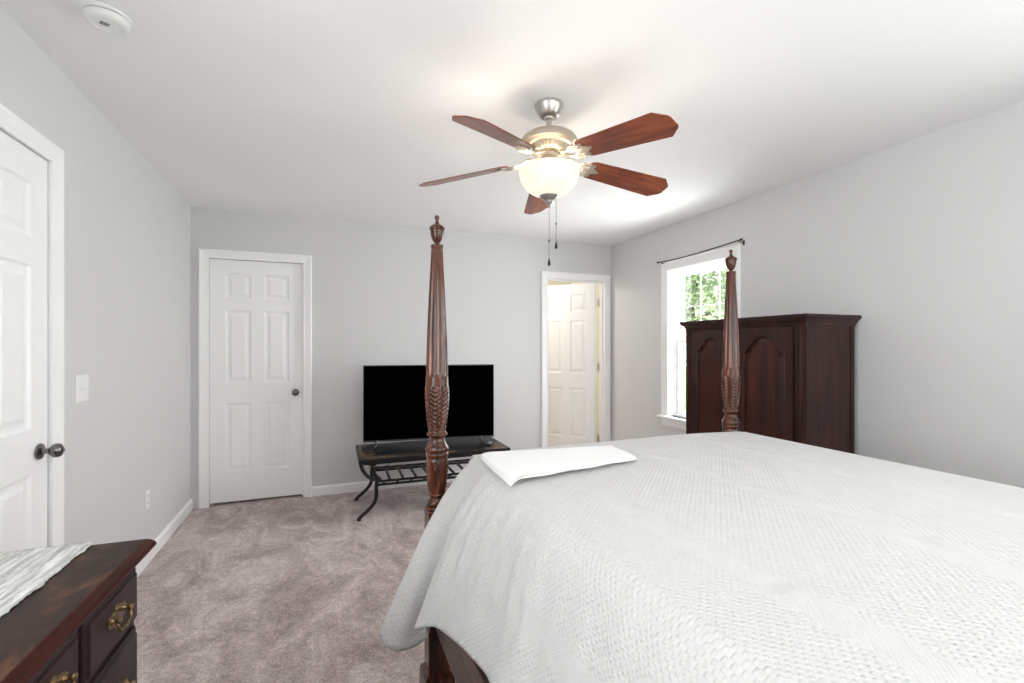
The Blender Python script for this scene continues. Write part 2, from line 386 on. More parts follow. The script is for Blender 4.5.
# windows on the right wall: local x runs along the wall, local -y points into the room
def window(name, loc, rz, w, zb, zt, cols=3, depth=.18, simple=False):
    root = struct(empty(name, loc, rz))
    cb = casing(w, zt-zb, cp=[(o*1.18, p) for o, p in CP]); cb.build('window_casing', 'white', root)
    s = MB(); s.box(-.105, w+.105, -.050, .10, -.022, 0); s.build('window_stool', 'white', root, bevel=.005)
    s = MB(); s.box(-.075, w+.075, -.018, 0, -.092, -.022); s.build('window_apron', 'white', root, bevel=.004)
    hh = zt-zb; j = MB(); j.box(-.004, .010, 0, depth, 0, hh); j.box(w-.010, w+.004, 0, depth, 0, hh); j.box(0, w, 0, depth, hh-.010, hh+.004); j.box(0, w, .05, depth, 0, .012)
    for a, b in ((.010, .026), (w-.026, w-.010)): j.box(a, b, .062, .076, 0, hh); j.box(a, b, .112, .124, 0, hh)
    j.build('window_jamb', 'white', root)
    mid = hh*.515
    def sash(nm, y, z0, z1):
        st, rl = .042, .048; a, b = .014, w-.014
        m_ = MB(); m_.box(a, a+st, y, y+.034, z0, z1); m_.box(b-st, b, y, y+.034, z0, z1)
        m_.box(a+st, b-st, y, y+.034, z0, z0+rl); m_.box(a+st, b-st, y, y+.034, z1-rl, z1)
        so = m_.build(nm, 'white', root, bevel=.003, seg=1)
        g_ = MB().box(a+st-.005, b-st+.005, y+.015, y+.019, z0+rl-.005, z1-rl+.005); g_.build('window_glass', 'glass', so)
        mu = MB(); gw = (b-a-2*st); gh = z1-z0-2*rl
        for k in range(1, cols): xx = a+st+gw*k/cols; mu.box(xx-.0045, xx+.0045, y+.012, y+.022, z0+rl, z1-rl)
        zz = z0+rl+gh/2; mu.box(a+st, b-st, y+.0125, y+.0215, zz-.0045, zz+.0045)
        mu.build('muntin', 'muntin', so)
    sash('upper_sash', .118, mid-.02, hh-.008); sash('lower_sash', .078, .012, mid+.022)
    l_ = MB().box(w/2-.03, w/2+.03, .066, .080, mid+.022, mid+.036); l_.build('sash_lock', 'plastic', root)
    return root
window('window_1', (W, WR[1], WR[2]), R(-90), WR[1]-WR[0], WR[2], WR[3])
window('window_2', (W, WS[1], WS[2]), R(-90), WS[1]-WS[0], WS[2], WS[3])
window('added_fill_window', (0, WL[0], WL[2]), R(90), WL[1]-WL[0], WL[2], WL[3], 4, T)  # invented opening that lets extra fill light in from the left
window('window_3', (WH[1], Y0, WH[2]), R(180), WH[1]-WH[0], WH[2], WH[3], 6, T)

# ------------------------------------------------------------------ four-poster bed
bed = tag(empty('four_poster_bed', (2.19, .7, 0)), 'carved dark mahogany four-poster bed under the white quilted coverlet', 'bed')
BX, BY = 2.19, .7
def post(loc, tall=True):
    prof = [(.0, 1.790)]  # finial is separate; shaft top to block
    def flute(a, z, r):
        if 1.175 < z < 1.668: return -.0042*(.5-.5*math.cos(a*12))**.7*min(1, (z-1.175)/.02, (1.668-z)/.012)*(r/.042)
        if .985 < z < 1.145:   # feathered leaves
            k = (z-.985)/.16; s_ = abs(math.sin(a*4)); return .0022*math.sin((z*112+s_*1.7)*2*math.pi/1.9)*min(1, 6*k, 6*(1-k))+.0022*math.cos(a*8)
        if 1.145 <= z <= 1.175: return .0022*max(0, math.sin(a*4+.3))
        if .735 < z < .872:
            k = (z-.735)/.137; return (.0012*math.sin(a*16+2*math.sin(z*160))+.0009*math.sin(z*420+4*math.sin(a*4)))*min(1, 5*k, 5*(1-k))
        return 0
    def seg_(a, b, n):
        return [(a[0]+(b[0]-a[0])*i/n, a[1]+(b[1]-a[1])*i/n) for i in range(n)]
    pts = [(.043, .682), (.040, .688), (.0385, .694)]
    low = [(.0385, .694), (.036, .703), (.0365, .712), (.031, .716), (.0275, .722), (.0285, .728), (.0325, .732), (.033, .735)]
    vase = catmull([(.0315, .737, 0), (.036, .775, 0), (.0405, .825, 0), (.041, .855, 0), (.0385, .874, 0)], 26)
    ringp = [(.0385, .876), (.0425, .880), (.0435, .888), (.041, .893), (.039, .894), (.0445, .899), (.045, .908), (.041, .918), (.034, .928), (.0295, .942), (.029, .950), (.031, .954), (.038, .957), (.0395, .962), (.038, .967), (.034, .970), (.0325, .974)]
    leafs = catmull([(.0325, .976, 0), (.034, 1.0, 0), (.0385, 1.04, 0), (.0425, 1.09, 0), (.0435, 1.13, 0), (.043, 1.15, 0), (.0425, 1.176, 0)], 70)
    shaft = catmull([(.0425, 1.178, 0), (.0415, 1.25, 0), (.038, 1.36, 0), (.031, 1.50, 0), (.0245, 1.62, 0), (.0225, 1.668, 0)], 40)
    topb = [(.0215, 1.669), (.0235, 1.671), (.0245, 1.676), (.0235, 1.681), (.0, 1.682)]
    full = low+[(p.x, p.y) for p in vase]+ringp+[(p.x, p.y) for p in leafs]+[(p.x, p.y) for p in shaft]+topb
    m_ = MB().lathe([(0, .694)]+full, 96, mod=flute, cap=False)
    p_ = m_.build('bed_post', 'post', bed, (loc[0]-BX, loc[1]-BY, 0), smooth='all')
    b = MB(); b.lathe([(.0, .679), (.040, .679), (.0435, .684), (.0435, .689), (.0385, .694), (0, .695)], 40)
    h_ = .0405; b.box(-h_, h_, -h_, h_, .098+FZ, .680)
    b.build('post_block', 'post', p_, bevel=.003)
    f = MB()
    rows = []
    for (s_, z) in ((.0405, .112), (.047, .104), (.054, .094), (.056, .080), (.0565, .0), ):
        rows.append([(s_*a, s_*c, z+FZ) for a, c in ((-1, -1), (1, -1), (1, 1), (-1, 1), (-1, -1))])
    f.grid(rows); f.add([(x, y, .112+FZ) for x, y in ((-.0405, -.0405), (.0405, -.0405), (.0405, .0405), (-.0405, .0405))], [(0, 1, 2, 3)])
    f.build('post_foot', 'post', p_)
    fn = MB().lathe([(0, 1.680), (.009, 1.681), (.0085, 1.688), (.013, 1.692), (.019, 1.702), (.0235, 1.716), (.0258, 1.732), (.0262, 1.738), (.0285, 1.740), (.0295, 1.744), (.0275, 1.750), (.021, 1.755), (.013, 1.760), (.0078, 1.765), (.0058, 1.773), (.0062, 1.777), (.0088, 1.782), (.0092, 1.787), (.0070, 1.793), (0, 1.796)], 28, cap=False)
    fn.build('finial', 'post', p_, smooth=True)
    return p_
PA, PB, PC, PD = (1.413, 1.778), (2.964, 1.846), (1.413, -.44), (2.964, -.44)
for p in (PA, PB, PC, PD): post(p)
def plank(name, p, q, th, z0, z1, m='rail', top=None):
    a, b = Vector((p[0]-BX, p[1]-BY, 0)), Vector((q[0]-BX, q[1]-BY, 0)); d = (b-a); L = d.length; d.normalize(); n = Vector((-d.y, d.x, 0))
    a += d*.038; L -= .076; N_ = 24; poly = [(0, z0), (L, z0)]+[(L*(1-i/N_), (top(1-i/N_) if top else z1)) for i in range(N_+1)]
    mb = MB(); k = len(poly)
    mb.add([a+d*x+n*th/2+Vector((0, 0, z)) for x, z in poly]+[a+d*x-n*th/2+Vector((0, 0, z)) for x, z in poly],
           [tuple(range(k)), tuple(range(2*k-1, k-1, -1))]+[(i, (i+1) % k, k+(i+1) % k, k+i) for i in range(k)])
    return mb.build(name, m, bed, bevel=.004)
plank('side_rail', PC, PA, .030, .235, .42); plank('side_rail', PD, PB, .030, .235, .42)
plank('footboard', PA, PB, .028, .235, .50); plank('headboard', PC, PD, .030, .25, 1.1, top=lambda t: .92+.2*math.sin(math.pi*t)**1.5)
mt = MB().box(-.63, .66, -1.08, .93, 0, .49); mt.build('mattress', 'sheet', bed, (0, 0, .345), bevel=.06, seg=4)
for i in range(7): MB().box(-.755, .755, -1.0+i*.31, -.92+i*.31, 0, .02).build('slat', 'rail', bed, (0, 0, .322))

# ------------------------------------------------------------------ coverlet
def coverlet():
    ZT = .880
    HEM = [(1.385, -.40, .44), (1.38, 0, .45), (1.392, .3, .455), (1.378, .55, .45), (1.392, .8, .46), (1.374, 1.0, .455), (1.388, 1.17, .462), (1.366, 1.33, .447), (1.325, 1.44, .425), (1.283, 1.52, .388), (1.300, 1.575, .372),
           (1.338, 1.615, .335), (1.345, 1.655, .262), (1.300, 1.662, .236), (1.246, 1.650, .246), (1.205, 1.668, .268), (1.184, 1.70, .290)]
    TY = [-.40, 0, .3, .55, .8, 1.0, 1.17, 1.31, 1.40, 1.47, 1.52, 1.56, 1.60, 1.63, 1.66, 1.69, 1.72]
    WQ = [0]*8+[.1, .3, .4, .5, .65, .8, .9, .97, 1]
    TOP = [(1.545, y, w) for y, w in zip(TY, WQ)]
    nq = 190; hem = catmull(HEM, nq); top = catmull(TOP, nq)
    SR = [(0, 0), (.04, .16), (.10, .30), (.20, .44), (.35, .58), (.55, .72), (.78, .87), (1, 1)]
    SE = [(0, 0), (.045, .07), (.117, .19), (.242, .345), (.408, .515), (.576, .66), (.76, .81), (1, 1)]
    nt = 44
    def prof(w, t):
        out = []
        for Sx in (SR, SE):
            for i in range(len(Sx)-1):
                if t <= Sx[i+1][0]+1e-9:
                    f = (t-Sx[i][0])/(Sx[i+1][0]-Sx[i][0]); out.append(Sx[i][1]+(Sx[i+1][1]-Sx[i][1])*f); break
        return out[0]*(1-w)+out[1]*w
    vs, fs, uvs = [], [], []
    def emit(rows, uvr):
        b = len(vs); n = len(rows[0])
        for r in rows: vs.extend(r)
        for r in uvr: uvs.extend(r)
        for i in range(len(rows)-1):
            for j in range(n-1): fs.append((b+i*n+j, b+(i+1)*n+j, b+(i+1)*n+j+1, b+i*n+j+1))
    # left flap
    rows, uvr = [], []
    for k in range(nt+1):
        t = (k/nt)**1.15; row, ur = [], []
        for q in range(nq+1):
            Hq, Tq = hem[q], top[q]; w = max(0, min(1, Tq.z)); s_ = prof(w, t)
            x = Tq.x+(Hq.x-Tq.x)*s_; z = ZT+(Hq.z-ZT)*t; y = Tq.y+(Hq.y-Tq.y)*t
            amp = .010*t*(1-w*.6)
            x += amp*math.sin(y*23+1.1*math.sin(y*7))+.0035*math.sin(y*61+t*4)*math.sin(math.pi*min(1, t*1.2))
            gz = max(0, 1-abs(y-1.42)/.42); x += .0075*gz*math.sin(y*88-t*9)*math.sin(math.pi*min(1, .06+t*1.1))**1.3*(1-.7*w)
            z += .004*math.sin(y*31)*t
            row.append((x, y, z)); ur.append((-(t*.5), Tq.y+(Hq.y-Tq.y)*t*.6))
        rows.append(row); uvr.append(ur)
    emit(rows, uvr)
    # top + foot flap + right side, one grid: a across, b along
    def topz(x, y):
        e = 0
        cr = .010*math.sin(math.pi*max(0, min(1, (x-1.545)/1.36)))
        return ZT+cr+.0035*math.sin(x*7+y*3)*math.sin(y*5.3+1)*min(1, (x-1.545)/.1)
    XR = [1.545+1.36*i/60 for i in range(61)]
    ys = [top[q].y for q in range(nq+1)]
    # top part reuses the same y samples so that the seam welds
    rows, uvr = [], []
    rs = [(2.905+.075*math.sin(a), ZT-.075*(1-math.cos(a))) for a in [R(90)*i/8 for i in range(1, 9)]]+[(2.982+.008*i/14, ZT-.075-.35*i/14) for i in range(1, 15)]
    cols = [(x, None) for x in XR]+[(x, z) for x, z in rs]
    L = 0; prev = None; us = []
    for (x, z) in cols:
        zz = ZT if z is None else z
        if prev: L += math.hypot(x-prev[0], zz-prev[1])
        us.append(L); prev = (x, zz)
    for (x, z), u in zip(cols, us):
        row, ur = [], []
        for y in ys:
            zz = topz(x, y) if z is None else z
            xx = x+(0 if z is None else .010*math.sin(y*19)*max(0, (ZT-.07-z)/.35))
            row.append((xx, y, zz)); ur.append((u, y))
        rows.append(row); uvr.append(ur)
    rows = rows[:]; emit(rows, uvr)
    # foot flap
    rows, uvr = [], []
    fp = [(1.72+.085*math.sin(a), -.085*(1-math.cos(a))) for a in [R(90)*i/9 for i in range(0, 10)]]+[(1.806+.010*i/16, -.085-.40*i/16) for i in range(1, 17)]
    for i, x in enumerate(XR):
        row, ur = [], []; dz0 = topz(x, ys[-1])
        xs = x+(0.0)
        for k, (y, dz) in enumerate(fp):
            f = max(0, (-dz-.05)/.43); sk = .02*(1-i/60)*(1 if k > 3 else 0)
            row.append((x, y+.008*math.sin(x*21)*f+(x-1.5)*.035*min(1, k/9), dz0+dz)); ur.append((us[i], 1.72+k*.02))
        rows.append(row); uvr.append(ur)
    emit(rows, uvr)
    me = bpy.data.meshes.new('coverlet'); me.from_pydata(vs, [], fs)
    uvl = me.uv_layers.new(name='UVMap')
    for lp in me.loops: uvl.data[lp.index].uv = uvs[lp.vertex_index]
    import bmesh
    b = bmesh.new(); b.from_mesh(me); bmesh.ops.remove_doubles(b, verts=b.verts, dist=.0008); bmesh.ops.recalc_face_normals(b, faces=b.faces); b.to_mesh(me); b.free()
    for p in me.polygons: p.use_smooth = True
    o = bpy.data.objects.new('coverlet', me); COL.objects.link(o); me.materials.append(M['coverlet'])
    sd = o.modifiers.new('thickness', 'SOLIDIFY'); sd.thickness = .008; sd.offset = -1
    tag(o, 'white quilted matelasse coverlet draped over the four-poster bed', 'bedspread')
coverlet()

# folded white sheet lying on the foot of the bed
def folded():
    C4 = [Vector((1.522, 1.290)), Vector((2.04, 1.375)), Vector((2.06, 1.565)), Vector((1.535, 1.640))]
    mb = MB(); n, m_ = 40, 20
    lay = []
    for L, (z, ins) in enumerate(((.8995, 0), (.9075, .012))):
        for top_ in (0, 1):
            rows = []
            for i in range(n+1):
                u = i/n; row = []
                for j in range(m_+1):
                    v = j/m_; p = (C4[0]*(1-u)+C4[1]*u)*(1-v)+(C4[3]*(1-u)+C4[2]*u)*v
                    e = min(u*n, (1-u)*n, v*m_, (1-v)*m_); q = p+(Vector((1.79, 1.47))-p)*ins*1.5
                    x, y = q.x, q.y+.004*math.sin(x_ if False else u*19)*(1 if j in (0, m_) else .5)
                    dro = -.018*max(0, 1-(x-1.52)/.045)**2
                    zz = z+dro+(.0055 if top_ else 0)*(0 if e < .5 else 1)+.0018*math.sin(u*11+v*3)*math.sin(v*9+L)
                    row.append((x, y, zz))
                rows.append(row)
            mb.grid(rows)
    o = mb.build('folded_sheet', 'sheet', smooth='all', fix=False)
    tag(o, 'smooth white sheet folded flat on the near foot corner of the bed', 'sheet')
folded()

# ------------------------------------------------------------------ armoire
def armoire():
    x0, x1, y0, y1 = 3.565, 3.985, 1.885, 2.83
    root = tag(empty('armoire', ((x0+x1)/2, (y0+y1)/2, 0)), 'dark cherry armoire with arched door panels against the right wall', 'armoire')
    ox, oy = (x0+x1)/2, (y0+y1)/2
    hx, hy = (x1-x0)/2, (y1-y0)/2
    b = MB(); b.box(-hx, hx, -hy, hy, .10, 1.43); b.build('body', 'armoire', root, bevel=.004)
    # plinth with bracket feet
    for sx in (-1, 1):
        for sy in (-1, 1):
            f = MB(); a, c = sorted((sx*(hx+.008), sx*(hx-.09))); d, e = sorted((sy*(hy+.008), sy*(hy-.11))); f.box(a, c, d, e, FZ, .10); f.build('foot', 'armoire', root, bevel=.012)
    p = MB(); p.box(-hx-.014, hx, -hy-.014, hy+.014, .10, .15); p.build('base_molding', 'armoire', root, bevel=.008)
    # cornice: stepped rings
    prof = [(0, 1.415), (.006, 1.418), (.008, 1.432), (.014, 1.438), (.020, 1.448), (.030, 1.456), (.033, 1.460), (.033, 1.463), (.038, 1.466), (.038, 1.478), (.034, 1.482)]
    rows = [[(-hx-o, -hy-o, z), (hx+min(o, .01), -hy-o, z), (hx+min(o, .01), hy+o, z), (-hx-o, hy+o, z), (-hx-o, -hy-o, z)] for o, z in prof]
    c = MB().grid(rows); o = .034; c.add([(-hx-o, -hy-o, 1.482), (hx+.01, -hy-o, 1.482), (hx+.01, hy+o, 1.482), (-hx-o, hy+o, 1.482)], [(0, 1, 2, 3)]); c.build('cornice', 'armoire', root)
    # corner pilasters with two reeds
    for sy in (-1, 1):
        q = MB(); a, c_ = sorted((sy*hy, sy*(hy-.060))); q.box(-hx-.010, -hx+.02, a, c_, .15, 1.418)
        for yy in (sy*(hy-.018), sy*(hy-.045)):
            q.tube([(-hx-.011, yy, .17), (-hx-.011, yy, 1.405)], .0048, 8)
        q.build('pilaster', 'armoire', root, smooth=True)
    # side panels
    for sy in (-1, 1):
        q = MB(); a, c_ = sorted((sy*(hy+.004), sy*hy)); q.box(-hx, -hx+.022, a, c_, .15, 1.418); q.box(hx-.03, hx, a, c_, .15, 1.418); q.build('side_stile', 'armoire', root)
    # drawers below, doors above
    for (z0, z1) in ((.17, .36), (.375, .56)):
        d = MB(); d.box(-hx-.018, -hx, -hy+.066, hy-.066, z0, z1); dr = d.build('drawer', 'armoire', root, bevel=.006)
        for yy in (-.25, .25):
            k = MB().lathe([(0, 0), (.010, 0), (.007, .012), (.014, .020), (.012, .028), (0, .030)], 14, axis='x'); k.v = [(-x, y, z) for x, y, z in k.v]
            k.build('drawer_knob', 'brass', dr, (-hx-.018, yy, (z0+z1)/2), smooth=True)
    def arch(t):      # 0..1 across panel -> height factor below peak (0 at peak)
        s_ = abs(t-.5)*2
        if s_ < .30: return .010*(s_/.30)**2+0
        if s_ < .52: return .010+.030*((s_-.30)/.22)**1.3
        if s_ < .60: return .040+.006*((s_-.52)/.08)
        if s_ < .88: return .046+.046*math.sin((s_-.60)/.28*math.pi/2)**.9
        return .092+.010*((s_-.88)/.12)
    for sg in (-1, 1):
        ya, yb = (.0015, hy-.062) if sg > 0 else (-(hy-.062), -.0015)
        za, zb = .575, 1.412; ia, ib = ya+.052, yb-.052; pz0, pk = .63, 1.362; n = 48; X = -hx-.020
        def outline(ins, dep):
            pts = [(X+dep, ia+ins, pz0+ins), (X+dep, ib-ins, pz0+ins)]
            for i in range(n+1):
                t = 1-i/n; pts.append((X+dep, ia+ins+(ib-ia-2*ins)*t, pk-arch(t)-ins))
            return pts
        f = MB(); O = outline(0, 0)
        # front frame strips
        f.add([(X, ya, za), (X, yb, za), (X, yb, pz0), (X, ya, pz0)], [(0, 1, 2, 3)])
        f.add([(X, ya, pz0), (X, ia, pz0), (X, ia, zb), (X, ya, zb)], [(0, 1, 2, 3)]); f.add([(X, ib, pz0), (X, yb, pz0), (X, yb, zb), (X, ib, zb)], [(0, 1, 2, 3)])
        tp = O[2:]; f.grid([tp, [(X, p_[1], zb) for p_ in tp]])
        f.add([(X, ya, za), (X, yb, za), (X, yb, zb), (X, ya, zb), (-hx, ya, za), (-hx, yb, za), (-hx, yb, zb), (-hx, ya, zb)], [(0, 1, 5, 4), (1, 2, 6, 5), (2, 3, 7, 6), (3, 0, 4, 7)])
        rr = [outline(i, d) for i, d in ((0, 0), (.0025, -.002), (.006, -.001), (.009, .006), (.012, .013))]
        f.grid([r_+[r_[0]] for r_ in rr])
        dr = f.build('door', 'armoire', root, fix=True)
        pn = MB(); rr = [outline(i, d) for i, d in ((.010, .014), (.020, .013), (.040, .004), (.043, .0035))]
        pn.grid([r_+[r_[0]] for r_ in rr]); pn.add(rr[-1], [tuple(range(len(rr[-1])))])
        pn.build('door_panel', 'armoire_panel', dr)
        k = MB().lathe([(0, 0), (.010, 0), (.006, .012), (.013, .020), (.011, .027), (0, .029)], 14, axis='x'); k.v = [(-x, y, z) for x, y, z in k.v]
        k.build('door_knob', 'brass', dr, (X, sg*.028, .98), smooth=True)
armoire()

# ------------------------------------------------------------------ dresser (near left corner)
def dresser():
    L, DP, HT = 1.42, .50, .79
    root = tag(empty('dresser', (.597, 1.522, .0), R(-1.8)), 'dark mahogany dresser with brass bail pulls in the near left corner', 'dresser'); root.scale = (1, 1, 1.013)
    # local: corner far/front at origin, x to -DP, y to -L
    b = MB(); b.box(-DP+.02, -.033, -L+.04, -.046, .09, .742); b.build('body', 'dresser', root, bevel=.003)
    # moulded top: stepped ring
    prof = [(.040, .733), (.036, .740), (.026, .744), (.014, .747), (.004, .752), (0, .757), (0, .762), (.003, .768), (.009, .7745), (.016, .7795), (.018, .780)]
    rows = [[(-DP+.0, -L+o, z), (-o, -L+o, z), (-o, -o, z), (-DP+.0, -o, z), (-DP+.0, -L+o, z)] for o, z in prof]
    t = MB().grid(rows); t.add([r for r in rows[0][:4]], [(0, 1, 2, 3)]); t.build('top_molding', 'dresser_edge', root)
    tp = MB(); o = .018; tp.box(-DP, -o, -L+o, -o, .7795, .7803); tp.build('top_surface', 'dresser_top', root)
    # base molding and feet
    bs = MB(); bs.box(-DP+.01, -.028, -L+.03, -.036, .09, .125); bs.build('base_molding', 'dresser', root, bevel=.006)
    for (a, c) in ((-.11, -.02), (-DP+.02, -DP+.10)):
        for (d, e) in ((-.13, -.026), (-L+.026, -L+.13)):
            MB().box(a, c-.012, d, e-.012, FZ, .09).build('foot', 'dresser', root, bevel=.012)
    def drawer(y0, y1, z0, z1, pulls):
        X = -.033
        prof = [(0, 0), (0, .006), (.006, .009), (.010, .009), (.013, .014), (.017, .0145)]
        rows = [[(X+d, y0+i, z0+i), (X+d, y1-i, z0+i), (X+d, y1-i, z1-i), (X+d, y0+i, z1-i), (X+d, y0+i, z0+i)] for i, d in prof]
        m_ = MB().grid(rows); m_.add(rows[-1][:4], [(0, 1, 2, 3)]); dw = m_.build('drawer', 'dresser', root)
        for py in pulls:
            pz = (z0+z1)/2+.006; xf = X+.0145
            k = MB()
            # pierced bat-wing back plate
            out = []
            half = [(0, .034), (.008, .031), (.011, .024), (.018, .026), (.026, .021), (.030, .024), (.036, .019), (.043, .020), (.046, .012), (.043, .004), (.047, -.002), (.043, -.010), (.034, -.011), (.029, -.018), (.022, -.014), (.014, -.020), (.007, -.026), (0, -.032)]
            half = [(a*.9, c*.9) for a, c in half]; poly = half+[(-a, c) for a, c in half[-2:0:-1]]
            n = len(poly)
            k.prism(poly, 0, .002)
            k.v = [(z, x, y) for x, y, z in k.v]
            for (yy, zz, q) in ((0, .020, .006), (.018, .013, .0048), (-.018, .013, .0048), (0, -.016, .005), (.038, .010, .004), (-.038, .010, .004)):
                k.lathe([(0, 0), (q, .0), (q, .003), (q*.8, .0045), (0, .006)], 10, (0, yy, zz), 'x')
            pl = k.build('drawer_pull', 'brass', dw, (xf, py, pz), bevel=.0006, seg=1)
            for s_ in (-1, 1):
                MB().lathe([(0, 0), (.008, 0), (.0075, .004), (.0045, .008), (.0045, .013), (.007, .017), (.006, .021), (0, .022)], 14, (0, s_*.031, .006), 'x').build('pull_post', 'brass', pl, smooth=True)
            bl_ = catmull([(.013, -.031, .004), (.016, -.033, -.006), (.018, -.027, -.018), (.019, -.012, -.017), (.019, 0, -.022), (.019, .012, -.017), (.018, .027, -.018), (.016, .033, -.006), (.013, .031, .004)], 40)
            bm_ = MB().tube(bl_, [.0024+.0012*math.sin(math.pi*i/40) for i in range(41)], 8); bm_.build('bail_handle', 'brass', pl, smooth='all')
    ye = -.058; w1 = .262
    drawer(ye-w1, ye, .597, .728, [ye-w1/2]); drawer(-L+.046, -L+.046+w1, .597, .728, [-L+.046+w1/2])
    drawer(-L+.046+w1+.022, ye-w1-.022, .597, .728, [ye-w1-.022-.10, -L+.046+w1+.022+.10])
    ym = -L/2
    for (z0, z1) in ((.372, .580), (.140, .355)):
        drawer(ym+.011, ye, z0, z1, [ym+.011+.12, ye-.12]); drawer(-L+.046, ym-.011, z0, z1, [-L+.046+.12, ym-.011-.12])
    return root
dresser()
def runner():
    m_ = MB(); n, k = 130, 40; rows = []
    # along the dresser top; right hem lies 13 cm behind the front edge
    for i in range(n+1):
        y = -1.30+1.295*i/n; row = []
        xr = -.130+.0018*math.sin(y*70)+.0015*math.sin(y*23+1)+random.uniform(-.0022, .0022); xl = -.470
        for j in range(k+1):
            x = xl+(xr-xl)*j/k
            row.append((x, y+random.uniform(-.001, .001), .7812+.0022*abs(math.sin(y*260+x*40))*random.random()+.0035*(.5+.5*math.sin(x*30+y*9))*(1 if i < n-1 else .2)*(1 if j < k else .1)))
        rows.append(row)
    m_.grid(rows); o = m_.build('table_runner', 'runner', loc=(.597, 1.522, .0098), rot=(0, 0, R(-1.8)), smooth='all', fix=False)
    sd = o.modifiers.new('thickness', 'SOLIDIFY'); sd.thickness = .002; sd.offset = 1
    tag(o, 'grey and white streaked woven runner lying along the dresser top', 'table runner')
runner()

# ------------------------------------------------------------------ slate-top table, television
def slate_table():
    cx, cy, hw, hd = 1.850, 3.915, .595, .290
    root = tag(empty('slate_top_table', (cx, cy, 0), R(-1.2)), 'low black iron table with slate tile top standing before the back wall', 'table')
    t = MB().box(-hw+.012, hw-.012, -hd+.012, hd-.012, .440, .4622); t.build('tabletop', 'slate', root, bevel=.003)
    t = MB().box(-hw, hw, -hd, hd, .430, .4605); t.build('table_edge', 'iron', root, bevel=.004)
    fr = MB()
    for a, b_ in (((-hw+.04, -hd+.03), (hw-.04, -hd+.03)), ((-hw+.04, hd-.03), (hw-.04, hd-.03)), ((-hw+.04, -hd+.03), (-hw+.04, hd-.03)), ((hw-.04, -hd+.03), (hw-.04, hd-.03))):
        fr.tube([(*a, .420), (*b_, .420)], .010, 4, sq=1)
    fr.build('apron_frame', 'iron', root)
    for sx in (-1, 1):
        for sy in (-1, 1):
            yy = sy*(hd-.045)
            l_ = MB(); up = catmull([(sx*(hw-.015), yy, .424), (sx*(hw-.030), yy, .375), (sx*(hw-.065), yy, .325), (sx*(hw-.115), yy, .296), (sx*(hw-.165), yy, .290)], 20)
            l_.tube(up, .0155, 8, sq=.9)
            dn = catmull([(sx*(hw-.135), yy, .296), (sx*(hw-.128), yy, .235), (sx*(hw-.128), yy, .170), (sx*(hw-.110), yy, .115), (sx*(hw-.060), yy, .062), (sx*(hw-.012), yy, .022), (sx*(hw-.002), yy, .0)], 28)
            l_.tube(dn, [.0155]*24+[.0165, .018, .019, .020, .020], 8, sq=.9)
            ins = catmull([(sx*(hw-.110), yy, .424), (sx*(hw-.100), yy, .385), (sx*(hw-.115), yy, .34), (sx*(hw-.155), yy, .296)], 12); l_.tube(ins, .010, 8)
            l_.build('leg', 'iron', root, smooth=True)
        cr = MB(); cr.tube([(sx*(hw-.135), -hd+.045, .285), (sx*(hw-.135), hd-.045, .285)], .010, 4, sq=1); cr.build('cross_bar', 'iron', root)
    sh = MB(); x_ = hw-.135
    for yy in (-hd+.028, -hd+.120, hd-.120, hd-.035): sh.tube([(-x_, yy, .258), (x_, yy, .258)], .0110, 4, sq=1)
    for i in range(10):
        xx = -x_+2*x_*i/9
        sh.tube([(xx, -hd+.120, .258), (xx+(0 if i in (0, 9) else 0), hd-.120, .258)], .0110, 4, sq=1)
        if i < 9:
            xm = xx+x_/9; sh.tube([(xm, -hd+.028, .258), (xm, -hd+.120, .258)], .0110, 4, sq=1); sh.tube([(xm, hd-.035, .258), (xm, hd-.120, .258)], .0110, 4, sq=1)
    sh.build('shelf_grille', 'iron', root)
slate_table()
def television():
    # bottom edge runs BL -> BR
    bl_, br_ = Vector((CX-1.247*.929+3.95*.3697, 3.95*.929+1.247*.3697)), Vector((CX-.161*.929+4.22*.3697, 4.22*.929+.161*.3697))
    c = (bl_+br_)/2; a = math.atan2(br_.y-bl_.y, br_.x-bl_.x); w = (br_-bl_).length/2
    root = tag(empty('television', (c.x, c.y, .4625), a), 'black flat screen television standing on the slate table', 'television')
    z0, z1 = .028, .675
    b = MB().box(-w, w, 0, .016, z0, z1); b.build('panel_frame', 'bezel', root, bevel=.002)
    MB().box(-w+.007, w-.007, -.0012, .0, z0+.015, z1-.007).build('screen', 'screen', root)
    MB().box(-w+.18, w-.18, .015, .055, z0+.01, z0+.38).build('rear_housing', 'black', root, bevel=.012)
    MB().box(-.02, .02, -.0022, 0, z0+.004, z0+.010).build('logo_plate', 'silver', root)
    for sx in (-1, 1):
        f = MB(); x = sx*(w-.115)
        f.tube(catmull([(x, .008, z0+.01), (x, -.01, .018), (x+sx*.01, -.07, .008), (x+sx*.018, -.115, .006)], 14), .0072, 8, sq=.8)
        f.tube(catmull([(x, .008, z0+.01), (x, .03, .018), (x+sx*.01, .06, .008), (x+sx*.018, .085, .006)], 14), .0072, 8, sq=.8)
        f.build('stand_foot', 'silver', root, smooth=True)
television()
